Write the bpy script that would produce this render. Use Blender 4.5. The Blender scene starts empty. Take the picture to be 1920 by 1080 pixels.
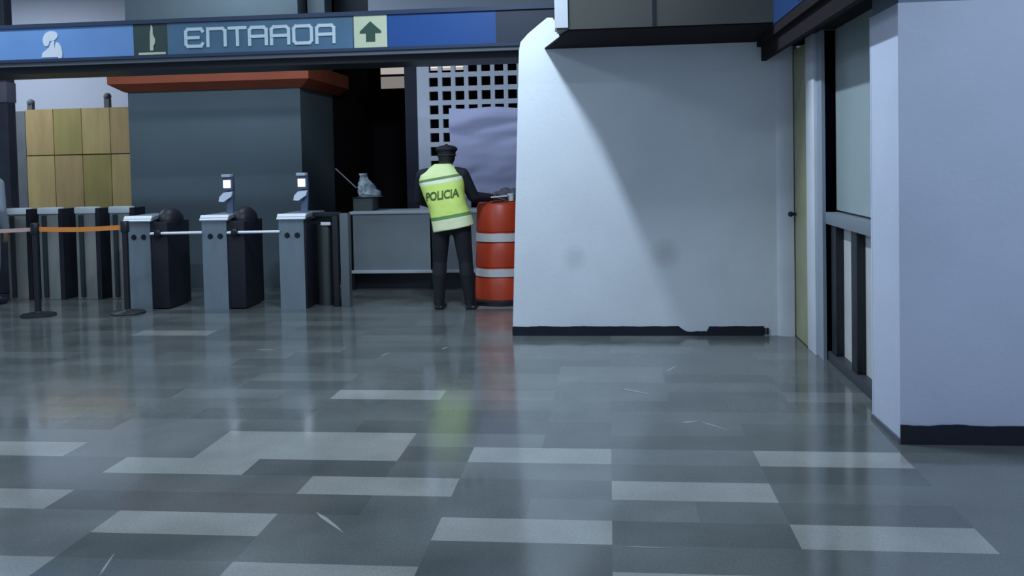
import bpy, bmesh, math, random
from mathutils import Vector, Matrix, noise
random.seed(7)
R = math.radians
SC = bpy.context.scene
COL = SC.collection

# ------------------------------------------------------------ camera
F, EYE = 1700.0, 1.5
YAW, PITCH, ROLL, CY = R(6.1), R(-2.0), R(-1.2), 362.0
fw = Vector((-math.sin(YAW)*math.cos(PITCH), math.cos(YAW)*math.cos(PITCH), math.sin(PITCH)))
rt0 = Vector((math.cos(YAW), math.sin(YAW), 0)); up0 = rt0.cross(fw)
rt = rt0*math.cos(ROLL) + up0*math.sin(ROLL)
up = up0*math.cos(ROLL) - rt0*math.sin(ROLL)
cam = bpy.data.cameras.new('camera')
cam.sensor_width = 36; cam.lens = 36*F/1920
cam.shift_y = -(540-CY)/1920
cam_o = bpy.data.objects.new('camera', cam); COL.objects.link(cam_o)
M = Matrix((rt, up, -fw)).transposed().to_4x4(); M.translation = (0, 0, EYE)
cam_o.matrix_world = M
SC.camera = cam_o
SC.view_settings.view_transform = 'Standard'; SC.view_settings.look = 'None'
SC.view_settings.gamma = 1; SC.view_settings.use_curve_mapping = False
SC.view_settings.exposure = 0.0

# ------------------------------------------------------------ world and lamps
w = bpy.data.worlds.new('world'); SC.world = w; w.use_nodes = True
w.node_tree.nodes['Background'].inputs[0].default_value = (0.50, 0.68, 1.0, 1)
w.node_tree.nodes['Background'].inputs[1].default_value = 0.62
CEIL = 4.6
LAMPS = [  # x, y, length, along axis, watts, where; all unseen, some added only as fill
    (-1.17, 6.2, 1.1, 'y', 165, 'nearest the left end of the boxed ceiling'),
    (-6.6, 7.2, 1.2, 'x', 80, 'in front of the left end of the blue sign'),
    (-9.6, 12.3, 1.2, 'x', 105, 'over the tan hoarding'),
    (-4.4, 4.8, 1.2, 'x', 64, 'added as fill over the open floor left of the middle'),
    (-0.6, 0.6, 1.2, 'x', 8, 'added as fill over the camera'),
    (2.5, 1.9, 1.2, 'x', 70, 'in front of the near pillar at the right'),
    (-6.6, 0.6, 1.2, 'x', 16, 'added as fill over the far left of the near floor'),
    (-4.3, 9.9, 1.2, 'x', 40, 'added as fill between the blue sign and the grey block')]
LCOL = (0.66, 0.82, 1.0)

# ------------------------------------------------------------ pixel -> place helpers (1920x1080 frame)
def ray(px, py): return fw + rt*((px-960)/F) - up*((py-CY)/F)
def _hit(px, py, ax, v):
    r = ray(px, py); o = (0, 0, EYE)
    return Vector(o) + r*((v-o[ax])/r[ax])
def G(px, py, z=0.0): return _hit(px, py, 2, z)
def PY(px, py, Y): return _hit(px, py, 1, Y)
def PX(px, py, X): return _hit(px, py, 0, X)

# ------------------------------------------------------------ materials
MATS = {}
def mat(name, col, rough=.6, metal=0., var=0., scale=4., bump=0., bscale=40., emit=0., spec=.5, stretch=(1, 1, 1), coat=0.):
    if name in MATS: return MATS[name]
    m = bpy.data.materials.new(name); m.use_nodes = True
    nt = m.node_tree; b = nt.nodes['Principled BSDF']
    b.inputs['Base Color'].default_value = (*col, 1)
    b.inputs['Roughness'].default_value = rough
    b.inputs['Metallic'].default_value = metal
    b.inputs['Specular IOR Level'].default_value = spec
    b.inputs['Coat Weight'].default_value = coat
    if emit:
        b.inputs['Emission Color'].default_value = (*col, 1); b.inputs['Emission Strength'].default_value = emit
    if var or bump:
        tc = nt.nodes.new('ShaderNodeTexCoord'); mp = nt.nodes.new('ShaderNodeMapping')
        mp.inputs['Scale'].default_value = stretch
        nt.links.new(tc.outputs['Object'], mp.inputs[0])
    if var:
        n = nt.nodes.new('ShaderNodeTexNoise'); n.inputs['Scale'].default_value = scale; n.inputs['Detail'].default_value = 5
        nt.links.new(mp.outputs[0], n.inputs['Vector'])
        r = nt.nodes.new('ShaderNodeMapRange'); r.inputs['From Min'].default_value = .3; r.inputs['From Max'].default_value = .7
        r.inputs['To Min'].default_value = 1-var; r.inputs['To Max'].default_value = 1+var
        nt.links.new(n.outputs['Fac'], r.inputs['Value'])
        x = nt.nodes.new('ShaderNodeVectorMath'); x.operation = 'SCALE'; x.inputs[0].default_value = col
        nt.links.new(r.outputs[0], x.inputs['Scale']); nt.links.new(x.outputs[0], b.inputs['Base Color'])
    if bump:
        n2 = nt.nodes.new('ShaderNodeTexNoise'); n2.inputs['Scale'].default_value = bscale; n2.inputs['Detail'].default_value = 3
        nt.links.new(mp.outputs[0], n2.inputs['Vector'])
        bp = nt.nodes.new('ShaderNodeBump'); bp.inputs['Strength'].default_value = bump; bp.inputs['Distance'].default_value = .01
        nt.links.new(n2.outputs['Fac'], bp.inputs['Height']); nt.links.new(bp.outputs[0], b.inputs['Normal'])
    MATS[name] = m; return m

def smudged(name, col, spots, rough=.55):
    """painted plaster with a few dirty smudges: spots = (x, z, radius, darkness)"""
    m = mat(name, col, rough, var=.035, scale=2.5, bump=.12, bscale=30)
    nt = m.node_tree; b = nt.nodes['Principled BSDF']
    src = b.inputs['Base Color'].links[0].from_socket
    g = nt.nodes.new('ShaderNodeNewGeometry'); sp = nt.nodes.new('ShaderNodeSeparateXYZ')
    nt.links.new(g.outputs['Position'], sp.inputs[0])
    for (sx, sz, rad, dk) in spots:
        cb = nt.nodes.new('ShaderNodeCombineXYZ'); nt.links.new(sp.outputs['X'], cb.inputs['X']); nt.links.new(sp.outputs['Z'], cb.inputs['Z'])
        d = nt.nodes.new('ShaderNodeVectorMath'); d.operation = 'DISTANCE'; d.inputs[1].default_value = (sx, 0, sz)
        nt.links.new(cb.outputs[0], d.inputs[0])
        mr = nt.nodes.new('ShaderNodeMapRange'); mr.inputs['From Min'].default_value = rad*.2; mr.inputs['From Max'].default_value = rad
        mr.inputs['To Min'].default_value = 1-dk; mr.inputs['To Max'].default_value = 1
        nt.links.new(d.outputs['Value'], mr.inputs['Value'])
        x = nt.nodes.new('ShaderNodeVectorMath'); x.operation = 'SCALE'
        nt.links.new(src, x.inputs[0]); nt.links.new(mr.outputs[0], x.inputs['Scale']); src = x.outputs[0]
    nt.links.new(src, b.inputs['Base Color'])
    return m

def stone(name, col):
    m = bpy.data.materials.new(name); m.use_nodes = True
    nt = m.node_tree; b = nt.nodes['Principled BSDF']; L = nt.links.new
    tc = nt.nodes.new('ShaderNodeTexCoord')
    n1 = nt.nodes.new('ShaderNodeTexNoise'); n1.inputs['Scale'].default_value = 2.2; n1.inputs['Detail'].default_value = 6
    n2 = nt.nodes.new('ShaderNodeTexNoise'); n2.inputs['Scale'].default_value = 90; n2.inputs['Detail'].default_value = 2
    for n in (n1, n2): L(tc.outputs['Object'], n.inputs['Vector'])
    a = nt.nodes.new('ShaderNodeMapRange'); a.inputs[1].default_value = .3; a.inputs[2].default_value = .7; a.inputs[3].default_value = .84; a.inputs[4].default_value = 1.16
    c = nt.nodes.new('ShaderNodeMapRange'); c.inputs[1].default_value = .35; c.inputs[2].default_value = .65; c.inputs[3].default_value = .92; c.inputs[4].default_value = 1.08
    L(n1.outputs['Fac'], a.inputs[0]); L(n2.outputs['Fac'], c.inputs[0])
    mu = nt.nodes.new('ShaderNodeMath'); mu.operation = 'MULTIPLY'; L(a.outputs[0], mu.inputs[0]); L(c.outputs[0], mu.inputs[1])
    x = nt.nodes.new('ShaderNodeVectorMath'); x.operation = 'SCALE'; x.inputs[0].default_value = col
    L(mu.outputs[0], x.inputs['Scale']); L(x.outputs[0], b.inputs['Base Color'])
    # worn polish
    n3 = nt.nodes.new('ShaderNodeTexNoise'); n3.inputs['Scale'].default_value = 1.1; n3.inputs['Detail'].default_value = 4
    L(tc.outputs['Object'], n3.inputs['Vector'])
    r = nt.nodes.new('ShaderNodeMapRange'); r.inputs[1].default_value = .3; r.inputs[2].default_value = .7; r.inputs[3].default_value = .07; r.inputs[4].default_value = .2
    L(n3.outputs['Fac'], r.inputs[0]); L(r.outputs[0], b.inputs['Roughness'])
    b.inputs['Specular IOR Level'].default_value = .62
    n4 = nt.nodes.new('ShaderNodeTexNoise'); n4.inputs['Scale'].default_value = 9; n4.inputs['Detail'].default_value = 2
    L(tc.outputs['Object'], n4.inputs['Vector'])
    bp = nt.nodes.new('ShaderNodeBump'); bp.inputs['Strength'].default_value = .12; bp.inputs['Distance'].default_value = .004
    L(n4.outputs['Fac'], bp.inputs['Height']); L(bp.outputs[0], b.inputs['Normal'])
    return m

M_void = mat('near_black_matte', (.022, .017, .020), .9, spec=.1)  # near-black base for recess walls and undersides
M_black = mat('black_paint', (.012, .013, .019), .45)
M_dark = mat('dark_metal', (.02, .024, .032), .4, .3)
M_navy = mat('navy_frame', (.022, .040, .085), .4)
M_steel = mat('brushed_steel', (.30, .34, .36), .33, .75, var=.08, scale=3, bump=.05, bscale=60, stretch=(8, 8, 1))
M_bright = mat('white_sheen_steel', (.93, .95, .97), .3, .0)  # near-white colour stands for lamps mirrored in the lid edge; arms share it
M_white = mat('white_plastic', (.8, .82, .84), .5)
M_orange = mat('orange_plastic', (.50, .05, .014), .42, var=.1, scale=5)
M_belt = mat('orange_webbing', (.80, .27, .05), .7)
M_lit = mat('lamp_diffuser', (.80, .90, 1.0), .5, emit=5.0)

# ------------------------------------------------------------ mesh helpers
def box(bm, a, b, bev=0.):
    x0, y0, z0 = [min(a[i], b[i]) for i in range(3)]; x1, y1, z1 = [max(a[i], b[i]) for i in range(3)]
    r = bmesh.ops.create_cube(bm, size=1)
    for v in r['verts']:
        v.co = Vector((x0+(v.co.x+.5)*(x1-x0), y0+(v.co.y+.5)*(y1-y0), z0+(v.co.z+.5)*(z1-z0)))
    if bev:
        es = list({e for v in r['verts'] for e in v.link_edges})
        bmesh.ops.bevel(bm, geom=es, offset=bev, segments=2, affect='EDGES', profile=.6)
def tube(bm, a, b, r0, r1=None, n=16):
    a, b = Vector(a), Vector(b); d = b-a; r1 = r0 if r1 is None else r1
    q = d.to_track_quat('Z', 'Y').to_matrix().to_4x4(); q.translation = (a+b)/2
    bmesh.ops.create_cone(bm, cap_ends=True, segments=n, radius1=r0, radius2=r1, depth=d.length, matrix=q)
def ball(bm, c, r, s=(1, 1, 1), rot=None, n=20):
    m = Matrix.Translation(c) @ (rot.to_4x4() if rot else Matrix()) @ Matrix.Diagonal((r*s[0], r*s[1], r*s[2], 1))
    bmesh.ops.create_uvsphere(bm, u_segments=n, v_segments=max(6, n//2), radius=1, matrix=m)
def lathe(bm, prof, c=(0, 0), n=40):
    rings = [[bm.verts.new((c[0]+r*math.cos(2*math.pi*k/n), c[1]+r*math.sin(2*math.pi*k/n), z)) for k in range(n)] for r, z in prof]
    for i in range(len(rings)-1):
        for k in range(n):
            bm.faces.new((rings[i][k], rings[i][(k+1) % n], rings[i+1][(k+1) % n], rings[i+1][k]))
    bm.faces.new(rings[0][::-1]); bm.faces.new(rings[-1])
def prism(bm, poly, vec):
    """poly: list of 3-D points in a plane; extruded by vec"""
    A = [bm.verts.new(p) for p in poly]; B = [bm.verts.new(Vector(p)+Vector(vec)) for p in poly]
    n = len(A); bm.faces.new(A); bm.faces.new(B[::-1])
    for i in range(n): bm.faces.new((A[i], B[i], B[(i+1) % n], A[(i+1) % n]))
def obj(name, bm, m, parent=None, smooth=False, recalc=True):
    if recalc: bmesh.ops.recalc_face_normals(bm, faces=bm.faces)
    me = bpy.data.meshes.new(name); bm.to_mesh(me); bm.free()
    for x in (m if isinstance(m, (list, tuple)) else [m]): me.materials.append(x)
    o = bpy.data.objects.new(name, me); COL.objects.link(o)
    if parent: o.parent = parent
    if smooth:
        for p in me.polygons: p.use_smooth = True
        if smooth != 'all': me.set_sharp_from_angle(angle=R(40))
    return o
def one(name, fn, m, parent=None, smooth=True):
    bm = bmesh.new(); fn(bm); return obj(name, bm, m, parent, smooth)
def bxo(name, a, b, m, parent=None, bev=0.):
    return one(name, lambda q: box(q, a, b, bev), m, parent, bool(bev))
def tag(o, label=None, cat=None, group=None, kind=None):
    if label: o['label'] = label
    if cat: o['category'] = cat
    if group: o['group'] = group
    if kind: o['kind'] = kind
    return o
def struct(o, label=None, cat=None): return tag(o, label, cat, kind='structure')
def thing(name, loc, label, cat, rz=0, group=None, kind=None):
    o = bpy.data.objects.new(name, None); COL.objects.link(o); o.location = loc; o.rotation_euler.z = rz
    o.empty_display_size = .1
    return tag(o, label, cat, group, kind)
def copy_tree(o, parent=None):
    c = o.copy(); COL.objects.link(c)
    if parent: c.parent = parent
    for ch in list(o.children): copy_tree(ch, c)
    return c

# ============================================================ SETTING
# floor: slabs 0.718 x 0.235 laid in staggered rows; each run of cells one face with its own stone
CW, RH, Y0 = .359, .235, 3.5
stones = [stone('stone_dark', (.112, .122, .118)), stone('stone_mid', (.134, .145, .140)),
          stone('stone_grey', (.160, .170, .165)), stone('stone_pale', (.305, .31, .29))]
light = {0: [-6, -2, 2], 1: [-9], 2: [-4, 0], 3: [-7], 4: [-10, -2, 2], -2: [-8, -4, 0],
         9: [-5], -4: [-3, 2, -8]}
special = {(4, -6): (3, 3), (5, -6): (3, 3), (6, -8): (2, 2), (3, -5): (2, 0), (2, 2): (2, 1), (11, -7): (2, 2), (13, -10): (2, 2), (15, -8): (2, 2),
           (0, 0): (2, 0), (1, 2): (2, 0), (3, -2): (2, 2), (6, -4): (2, 0), (7, -11): (2, 2), (14, -9): (2, 2)}
bm = bmesh.new()
for row in range(-34, 64):
    i = -45
    off = random.choice((0, 1))
    while i < 14:
        ln, mi = 2, None
        starts = list(light.get(row, []))
        if i in starts: mi = 3
        elif (row, i) in special: ln, mi = special[(row, i)]
        else:
            nxt = sorted([s for s in starts+[k[1] for k in special if k[0] == row] if s > i])
            if nxt: ln = min(ln, nxt[0]-i)
            if i == -45: ln = 1+off
            mi = random.choices((0, 1, 2, 3), (3, 6, 2.0, .0 if -3 <= row <= 16 else .35))[0]
        x0, x1 = -.01+i*CW, -.01+(i+ln)*CW; y0, y1 = Y0+row*RH, Y0+(row+1)*RH
        f = bm.faces.new([bm.verts.new(p) for p in ((x0, y0, 0), (x1, y0, 0), (x1, y1, 0), (x0, y1, 0))]); f.material_index = mi
        i += ln
def glint_sliver(pa, pb, wd):  # glints on floor scratches, painted as pale slivers just above the slabs
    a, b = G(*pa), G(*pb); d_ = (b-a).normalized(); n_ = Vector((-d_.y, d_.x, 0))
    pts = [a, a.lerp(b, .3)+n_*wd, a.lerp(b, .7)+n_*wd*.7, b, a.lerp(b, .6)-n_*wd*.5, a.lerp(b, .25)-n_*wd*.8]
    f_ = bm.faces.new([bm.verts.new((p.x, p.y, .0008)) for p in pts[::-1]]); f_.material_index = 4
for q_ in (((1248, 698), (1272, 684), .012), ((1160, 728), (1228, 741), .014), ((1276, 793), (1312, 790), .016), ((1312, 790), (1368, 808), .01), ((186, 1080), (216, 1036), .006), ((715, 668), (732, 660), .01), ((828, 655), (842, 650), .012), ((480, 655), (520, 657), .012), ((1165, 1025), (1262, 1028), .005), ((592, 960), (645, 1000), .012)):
    glint_sliver(*q_)
stones.append(mat('painted_glint', (.30, .31, .30), .4))
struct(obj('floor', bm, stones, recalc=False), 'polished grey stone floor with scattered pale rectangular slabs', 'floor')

M_ceil = mat('ceiling_paint', (.42, .45, .48), .8, var=.05)
M_far = mat('far_wall_paint', (.72, .72, .80), .7, var=.03, scale=1)
struct(bxo('ceiling', (-16, -4.4, CEIL), (5, 14.8, CEIL+.2), M_ceil), 'plain grey hall ceiling carrying the lamps', 'ceiling')
struct(bxo('wall_far', (-16, 14.6, 0), (5, 14.8, CEIL), M_far), 'far pale lavender wall seen past the ticket hall', 'wall')
struct(bxo('wall_left', (-13.2, 6, 0), (-13, 14.6, CEIL), M_far), 'pale side wall at the left of the hall', 'wall')

YW = 7.72
M_wall = smudged('white_wall_paint', (.80, .83, .86), [(-.30, .66, .13, .16), (.47, .70, .15, .22), (.9, .5, .2, .05)])
outline = [(-.84, 0), (1.56, 0), (1.56, 2.60), (-.30, 2.60), (-.42, 2.60)]
P = lambda x, y: (PY(x, y, YW).x, PY(x, y, YW).z)
ear = [P(1040, 60), P(1043, 44), P(1036, 33), P(1026, 33), P(1010, 46), P(990, 63), P(976, 79), P(973, 95)]
poly = [(x, YW, z) for x, z in [(-.845, 0), (1.56, 0), (1.56, 2.60), (-.35, 2.60)]+ear]
struct(one('wall_center', lambda b: prism(b, poly, (0, .22, 0)), M_wall, smooth=False),
       'white painted wall in the middle with a slanting notch at its top left corner', 'wall')
# ragged black baseboard
M_base = mat('black_baseboard_paint', (.006, .008, .018), .5, var=.3, scale=8)
def ragged(x0, x1, y, h, th, seed, notch=None, axis='x'):
    b = bmesh.new(); n = 90; rnd = random.Random(seed); top = []
    for k in range(n+1):
        x = x0+(x1-x0)*k/n
        z = h+.006*noise.noise(Vector((x*6, seed, 0)))+.003*rnd.random()
        if notch and notch[0] < x < notch[1]: z -= .045*min(1, (x-notch[0])/.06)
        top.append((x, z))
    pts = [(x0, 0)]+[(x1, 0)]+top[::-1]
    prism(b, [(x, y, z) for x, z in pts], (0, th, 0)); return b
nx0, nx1 = PY(1272, 618, YW).x, PY(1328, 618, YW).x
struct(obj('baseboard_center', ragged(-.845, PY(1432, 618, YW).x, YW-.012, .078, .012, 3, (nx0, nx1)), M_base), 'black painted baseboard with a broken edge', 'baseboard')
drip = bmesh.new()
for px in (1424, 1431, 1437):
    x = PY(px, 618, YW).x; box(drip, (x, YW-.011, .01), (x+.018, YW-.001, .065))
struct(obj('trim_1', drip, M_base), 'black paint runs ending the baseboard', 'trim')

# corner strip and shop wall to the right
M_corner = mat('corner_white_paint', (.70, .72, .76), .5, var=.06, scale=3)
def corner(b):
    c = []
    for k in range(9):
        a = math.pi+math.pi/2*k/8
        c.append((1.515+.13*math.cos(a), YW+.0+.05*math.sin(a), 0))
    prism(b, c+[(1.515, YW, 0)], (0, 0, 2.40))
struct(one('trim_2', corner, M_corner), 'rounded pale corner strip between the middle wall and the door', 'trim')

XD = 1.52
yd0, yd1 = 7.67, PX(1514, 500, XD).y
M_door = mat('olive_cream_paint', (.36, .35, .20), .5, var=.1, scale=3)
d = struct(bxo('door_1', (XD+.004, yd0, .01), (XD+.05, yd1, 2.36), M_door), 'narrow olive cream door at the end of the shop wall', 'door')
yk = PX(1492, 408, XD).y
one('door_knob', lambda b: (tube(b, (XD+.01, yk, 1.02), (XD-.03, yk, 1.02), .012), ball(b, (XD-.04, yk, 1.02), .022)), M_black, d)
y2 = PX(1529, 500, XD).y
struct(bxo('trim_3', (XD-.004, yd1, 0), (XD+.08, y2, 2.40), M_bright if False else M_corner, bev=.008), 'white door jamb', 'trim')
y3 = PX(1543, 500, XD+.02).y
struct(bxo('trim_4', (XD+.02, y2, 0), (XD+.12, y3, 2.40), mat('grey_jamb', (.32, .36, .42), .5)), 'grey jamb beside the door', 'trim')
# shop window unit
XW = 1.62
w1 = thing('window_1', (0, 0, 0), 'tall pale shop window over a grey ledge and a white barred lower panel', 'window', kind='structure')
y4 = PX(1556, 500, XW-.02).y
bxo('window_frame', (XW-.06, y3, 0), (XW+.05, y4, 2.40), M_navy, w1, .004)
M_pane = mat('whitewashed_glass', (.40, .47, .47), .22, var=.06, scale=1.6, spec=.6)
bxo('pane', (XW+.02, 5.30, 1.10), (XW+.035, y4, 2.40), M_pane, w1)
zl0, zl1 = PX(1600, 428, XW-.03).z, PX(1600, 394, XW-.03).z
bxo('ledge', (XW-.06, 5.30, 1.0), (XW+.06, y4+.10, 1.085), mat('grey_ledge', (.22, .25, .28), .5), w1, .006)
bxo('lower_panel', (XW+.02, 5.30, .07), (XW+.04, y4, 1.0), mat('cream_panel', (.60, .60, .58), .5, var=.05), w1)
for px, wd in ((1573, 9), (1612, 11)):
    ya, yb = PX(px-wd*.5, 560, XW).y, PX(px+wd*.5, 560, XW).y
    bxo('bar', (XW-.035, ya, .04), (XW+.025, yb, 1.01), M_black, w1, .003)
bxo('sill', (XW-.05, 5.30, 0), (XW+.05, y3, .07), mat('sill_dark', (.045, .05, .06), .5), w1, .004)
bxo('window_frame', (XW-.02, 5.30, 2.1), (XW+.03, 5.45, 2.40), M_dark, w1)
struct(bxo('wall_right', (XW+.06, 5.3, 0), (XW+.2, 7.94, CEIL), M_corner), 'shop side wall behind the window', 'wall')

# near white pillar wall on the right
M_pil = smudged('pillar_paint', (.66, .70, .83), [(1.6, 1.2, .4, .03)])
XP, YP = 1.475, 4.82
struct(bxo('wall_pillar', (XP, YP, 0), (4.6, YP+.48, 2.265), M_pil, bev=.006), 'near white plastered pillar wall filling the right edge', 'wall')
struct(bxo('trim_5', (XP+.01, YP+.02, 2.265), (4.6, YP+.48, CEIL), mat('beam_grey', (.20, .25, .32), .6)), 'grey blue beam resting above the near pillar', 'trim')
struct(obj('baseboard_right', ragged(XP, 4.6, YP-.012, .098, .012, 9), M_base), 'black painted baseboard of the near pillar', 'baseboard')
bmk = bmesh.new(); prism(bmk, [(XP-.012, YP-.012, 0), (XP-.012, YP+.48, 0), (XP-.012, YP+.48, .02), (XP-.012, YP-.012, .03)], (.012, 0, 0))
struct(obj('baseboard_side', bmk, mat('worn_grey_edge', (.10, .11, .13), .5)), 'worn grey edge strip at the foot of the pillar side', 'baseboard')
struct(bxo('floor_drain' if False else 'trim_6', (XP+.0, YP+.48, 0), (XW+.06, YP+.5, 2.265), M_pil), 'pillar return', 'trim')

# dark boxed-out ceiling over the middle wall
YB, ZB = 6.90, 2.475
M_boxf = mat('dark_grey_panel', (.078, .078, .068), .5, var=.08, scale=1.5)
foot = [(-.37, YW, ZB), (-.37, YB, ZB), (1.23, YB, ZB), (1.23, YW, ZB)]
struct(one('ceiling_box', lambda b: prism(b, [Vector(p)+Vector((0, 0, .012)) for p in foot], (0, 0, CEIL-ZB-.012)), M_boxf, smooth=False), 'dark grey boxed ceiling jutting out over the middle wall', 'ceiling')
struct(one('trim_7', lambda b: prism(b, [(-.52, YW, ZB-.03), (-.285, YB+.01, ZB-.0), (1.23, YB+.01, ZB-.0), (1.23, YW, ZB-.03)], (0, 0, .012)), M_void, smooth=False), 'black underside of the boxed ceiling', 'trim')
xj = PY(1226, 30, YB).x
struct(bxo('trim_8', (xj-.012, YB-.006, ZB+.02), (xj+.012, YB, CEIL), M_black), 'dark joint between the grey panels', 'trim')
struct(bxo('trim_9', (-.385, YB-.01, ZB+.025), (-.285, YB+.3, CEIL), M_corner), 'white edge strip at the left end of the boxed ceiling', 'trim')

# blue fascia over the shop
fa = thing('shop_fascia', (1.34, 6.1, 2.40), 'dark blue shop fascia with a green sign panel along the right wall', 'fascia')
M_blue_d = mat('dark_blue_panel', (.018, .055, .17), .35)
def rel(a, o=(1.34, 6.1, 2.40)): return tuple(a[i]-o[i] for i in range(3))
bxo('face_panel', rel((1.23, 4.2, 2.47)), rel((1.26, 7.70, 3.3)), M_blue_d, fa)
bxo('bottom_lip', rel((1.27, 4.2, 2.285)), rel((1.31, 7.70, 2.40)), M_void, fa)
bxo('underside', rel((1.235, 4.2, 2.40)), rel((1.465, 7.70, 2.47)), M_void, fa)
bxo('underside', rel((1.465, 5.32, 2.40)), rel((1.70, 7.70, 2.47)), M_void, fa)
bxo('green_panel', rel((1.218, 4.2, 2.52)), rel((1.232, 6.02, 3.0)), mat('green_sign', (.035, .12, .10), .4), fa)
bxo('sign_edge', rel((1.214, 6.02, 2.52)), rel((1.232, 6.07, 3.0)), mat('pale_sign_edge', (.25, .34, .40), .4), fa)
bxo('sign_edge', rel((1.212, 4.2, 2.50)), rel((1.232, 6.02, 2.525)), mat('pale_sign_edge', (.25, .34, .40), .4), fa)

# block with orange cornice
YBl = 10.8
bx0, bx1 = PY(244, 300, YBl).x, PY(566, 300, YBl).x
byb = PX(627, 300, bx1).y
M_block = mat('slate_grey_paint', (.125, .165, .185), .6, var=.06, scale=1.2, bump=.05)
struct(bxo('wall_block', (bx0, YBl, 0), (bx1, byb, CEIL), M_block), 'slate grey building block behind the turnstiles', 'wall')
zc0, zc1 = PY(400, 166, YBl-.18).z, PY(400, 128, YBl-.18).z
def corn(b):
    pts = [(bx0-.02, YBl-.02), (bx1+.02, YBl-.02), (bx1+.02, byb), (bx0-.02, byb)]
    e = .17
    lo = [(bx0-.03, YBl-.03, zc0), (bx1+.03, YBl-.03, zc0), (bx1+.03, byb+.2, zc0), (bx0-.03, byb+.2, zc0)]
    mi = [(bx0-e, YBl-e, zc0+.09), (bx1+e, YBl-e, zc0+.09), (bx1+e, byb+.2, zc0+.09), (bx0-e, byb+.2, zc0+.09)]
    hi = [(x, y, zc1+.02) for x, y, z in mi]
    V = [[b.verts.new(p) for p in r] for r in (lo, mi, hi)]
    b.faces.new(V[0][::-1]); b.faces.new(V[2])
    for a, c in ((0, 1), (1, 2)):
        for k in range(4): b.faces.new((V[a][k], V[a][(k+1) % 4], V[c][(k+1) % 4], V[c][k]))
struct(one('trim_10', corn, mat('brick_orange_paint', (.40, .085, .035), .6, var=.12, scale=2), smooth=False), 'brick orange cornice around the grey block', 'trim')

# dark recess between block and lattice
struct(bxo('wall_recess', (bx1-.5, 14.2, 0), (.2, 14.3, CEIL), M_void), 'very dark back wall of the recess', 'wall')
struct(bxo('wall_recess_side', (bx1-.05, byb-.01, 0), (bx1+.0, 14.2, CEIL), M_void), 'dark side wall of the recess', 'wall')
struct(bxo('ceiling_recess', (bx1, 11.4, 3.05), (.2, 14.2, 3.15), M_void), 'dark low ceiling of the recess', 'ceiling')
YL = 11.2
lx0 = PY(785, 300, YL).x
struct(bxo('trim_11', (PY(762, 300, YL).x, YL, 0), (lx0, YL+.12, 3.0), mat('night_blue_post', (.008, .009, .03), .6)), 'dark blue post at the edge of the lattice screen', 'trim')
struct(bxo('wall_upper', (PY(690, 5, YL+.05).x, YL+.05, 3.0), (1.5, YL+.2, CEIL), mat('lavender_grey_paint', (.36, .40, .47), .7)), 'lavender grey wall band above the lattice screen', 'wall')
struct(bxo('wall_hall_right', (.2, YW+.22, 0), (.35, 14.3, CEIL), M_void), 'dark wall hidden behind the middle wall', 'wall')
struct(bxo('trim_12', (PY(576, 5, 11).x, 11.0, 3.0), (PY(608, 5, 11).x, 11.3, CEIL), M_block), 'grey upper panel beside the block', 'trim')
struct(bxo('opening_shade_sheet', (PY(608, 5, 11.1).x, 11.5, 3.15), (PY(690, 5, 11.1).x, 11.6, CEIL), M_dark), 'dark sheet standing for the shade in an opening above the recess', 'trim')  # flat dark sheet stands for the shade inside an opening

# ============================================================ UNSEEN CEILING LAMPS, SOME ADDED AS FILL
for k, (x, y, ln, ax, wt, wh) in enumerate(LAMPS):
    t = thing('unseen_ceiling_lamp', (x, y, CEIL), 'unseen white fluorescent ceiling lamp '+wh, 'lamp', R(90) if ax == 'y' else 0, group='unseen fluorescent ceiling lamps')
    bxo('housing', (-ln/2-.03, -.09, -.05), (ln/2+.03, .09, 0), M_white, t, .006)
    for ty in (-.045, .045): one('tube', lambda b: tube(b, (-ln/2, ty, -.072), (ln/2, ty, -.072), .018), M_lit, t)
    L = bpy.data.lights.new('tube_light', 'AREA'); L.shape = 'RECTANGLE'; L.size = ln; L.size_y = .16; L.energy = wt; L.color = LCOL
    lo = bpy.data.objects.new('tube_light', L); COL.objects.link(lo); lo.parent = t; lo.location = (0, 0, -.1)

def wall_lamp(px, py, Y, wpx, hpx, strength, label, hang=None):
    p = PY(px, py, Y); a = PY(px-wpx/2, py, Y); b = PY(px+wpx/2, py, Y); wd = b.x-a.x; h = PY(px, py-hpx/2, Y).z-PY(px, py+hpx/2, Y).z
    t = thing('recess_lamp', (p.x, Y, p.z), label, 'lamp')
    bxo('housing', (-wd/2, 0, -h/2), (wd/2, .1, h/2), M_dark, t)
    bxo('diffuser', (-wd/2+.01, -.012, h*.08), (wd/2-.01, .01, h/2-.01), mat('lit_%g' % strength, (1, .93, .86), .5, emit=strength), t)
    bxo('diffuser', (-wd/2+.01, -.012, -h/2+.01), (wd/2-.01, .01, -h*.02), mat('lit_%g' % (strength*.5), (1, .9, .82), .5, emit=strength*.5), t)
    if hang:
        for hx_ in (-wd/2+.1, wd/2-.12): bxo('hanger', (hx_, .03, h/2), (hx_+.02, .05, hang-p.z), M_dark, t)
    return t
wall_lamp(736, 143, 14.1, 46, 48, .42, 'small lit lamp glowing in the dark recess')
wall_lamp(838, 128, 12.4, 64, 10, .9, 'thin lit lamp seen through the top of the lattice screen', 3.05)

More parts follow.
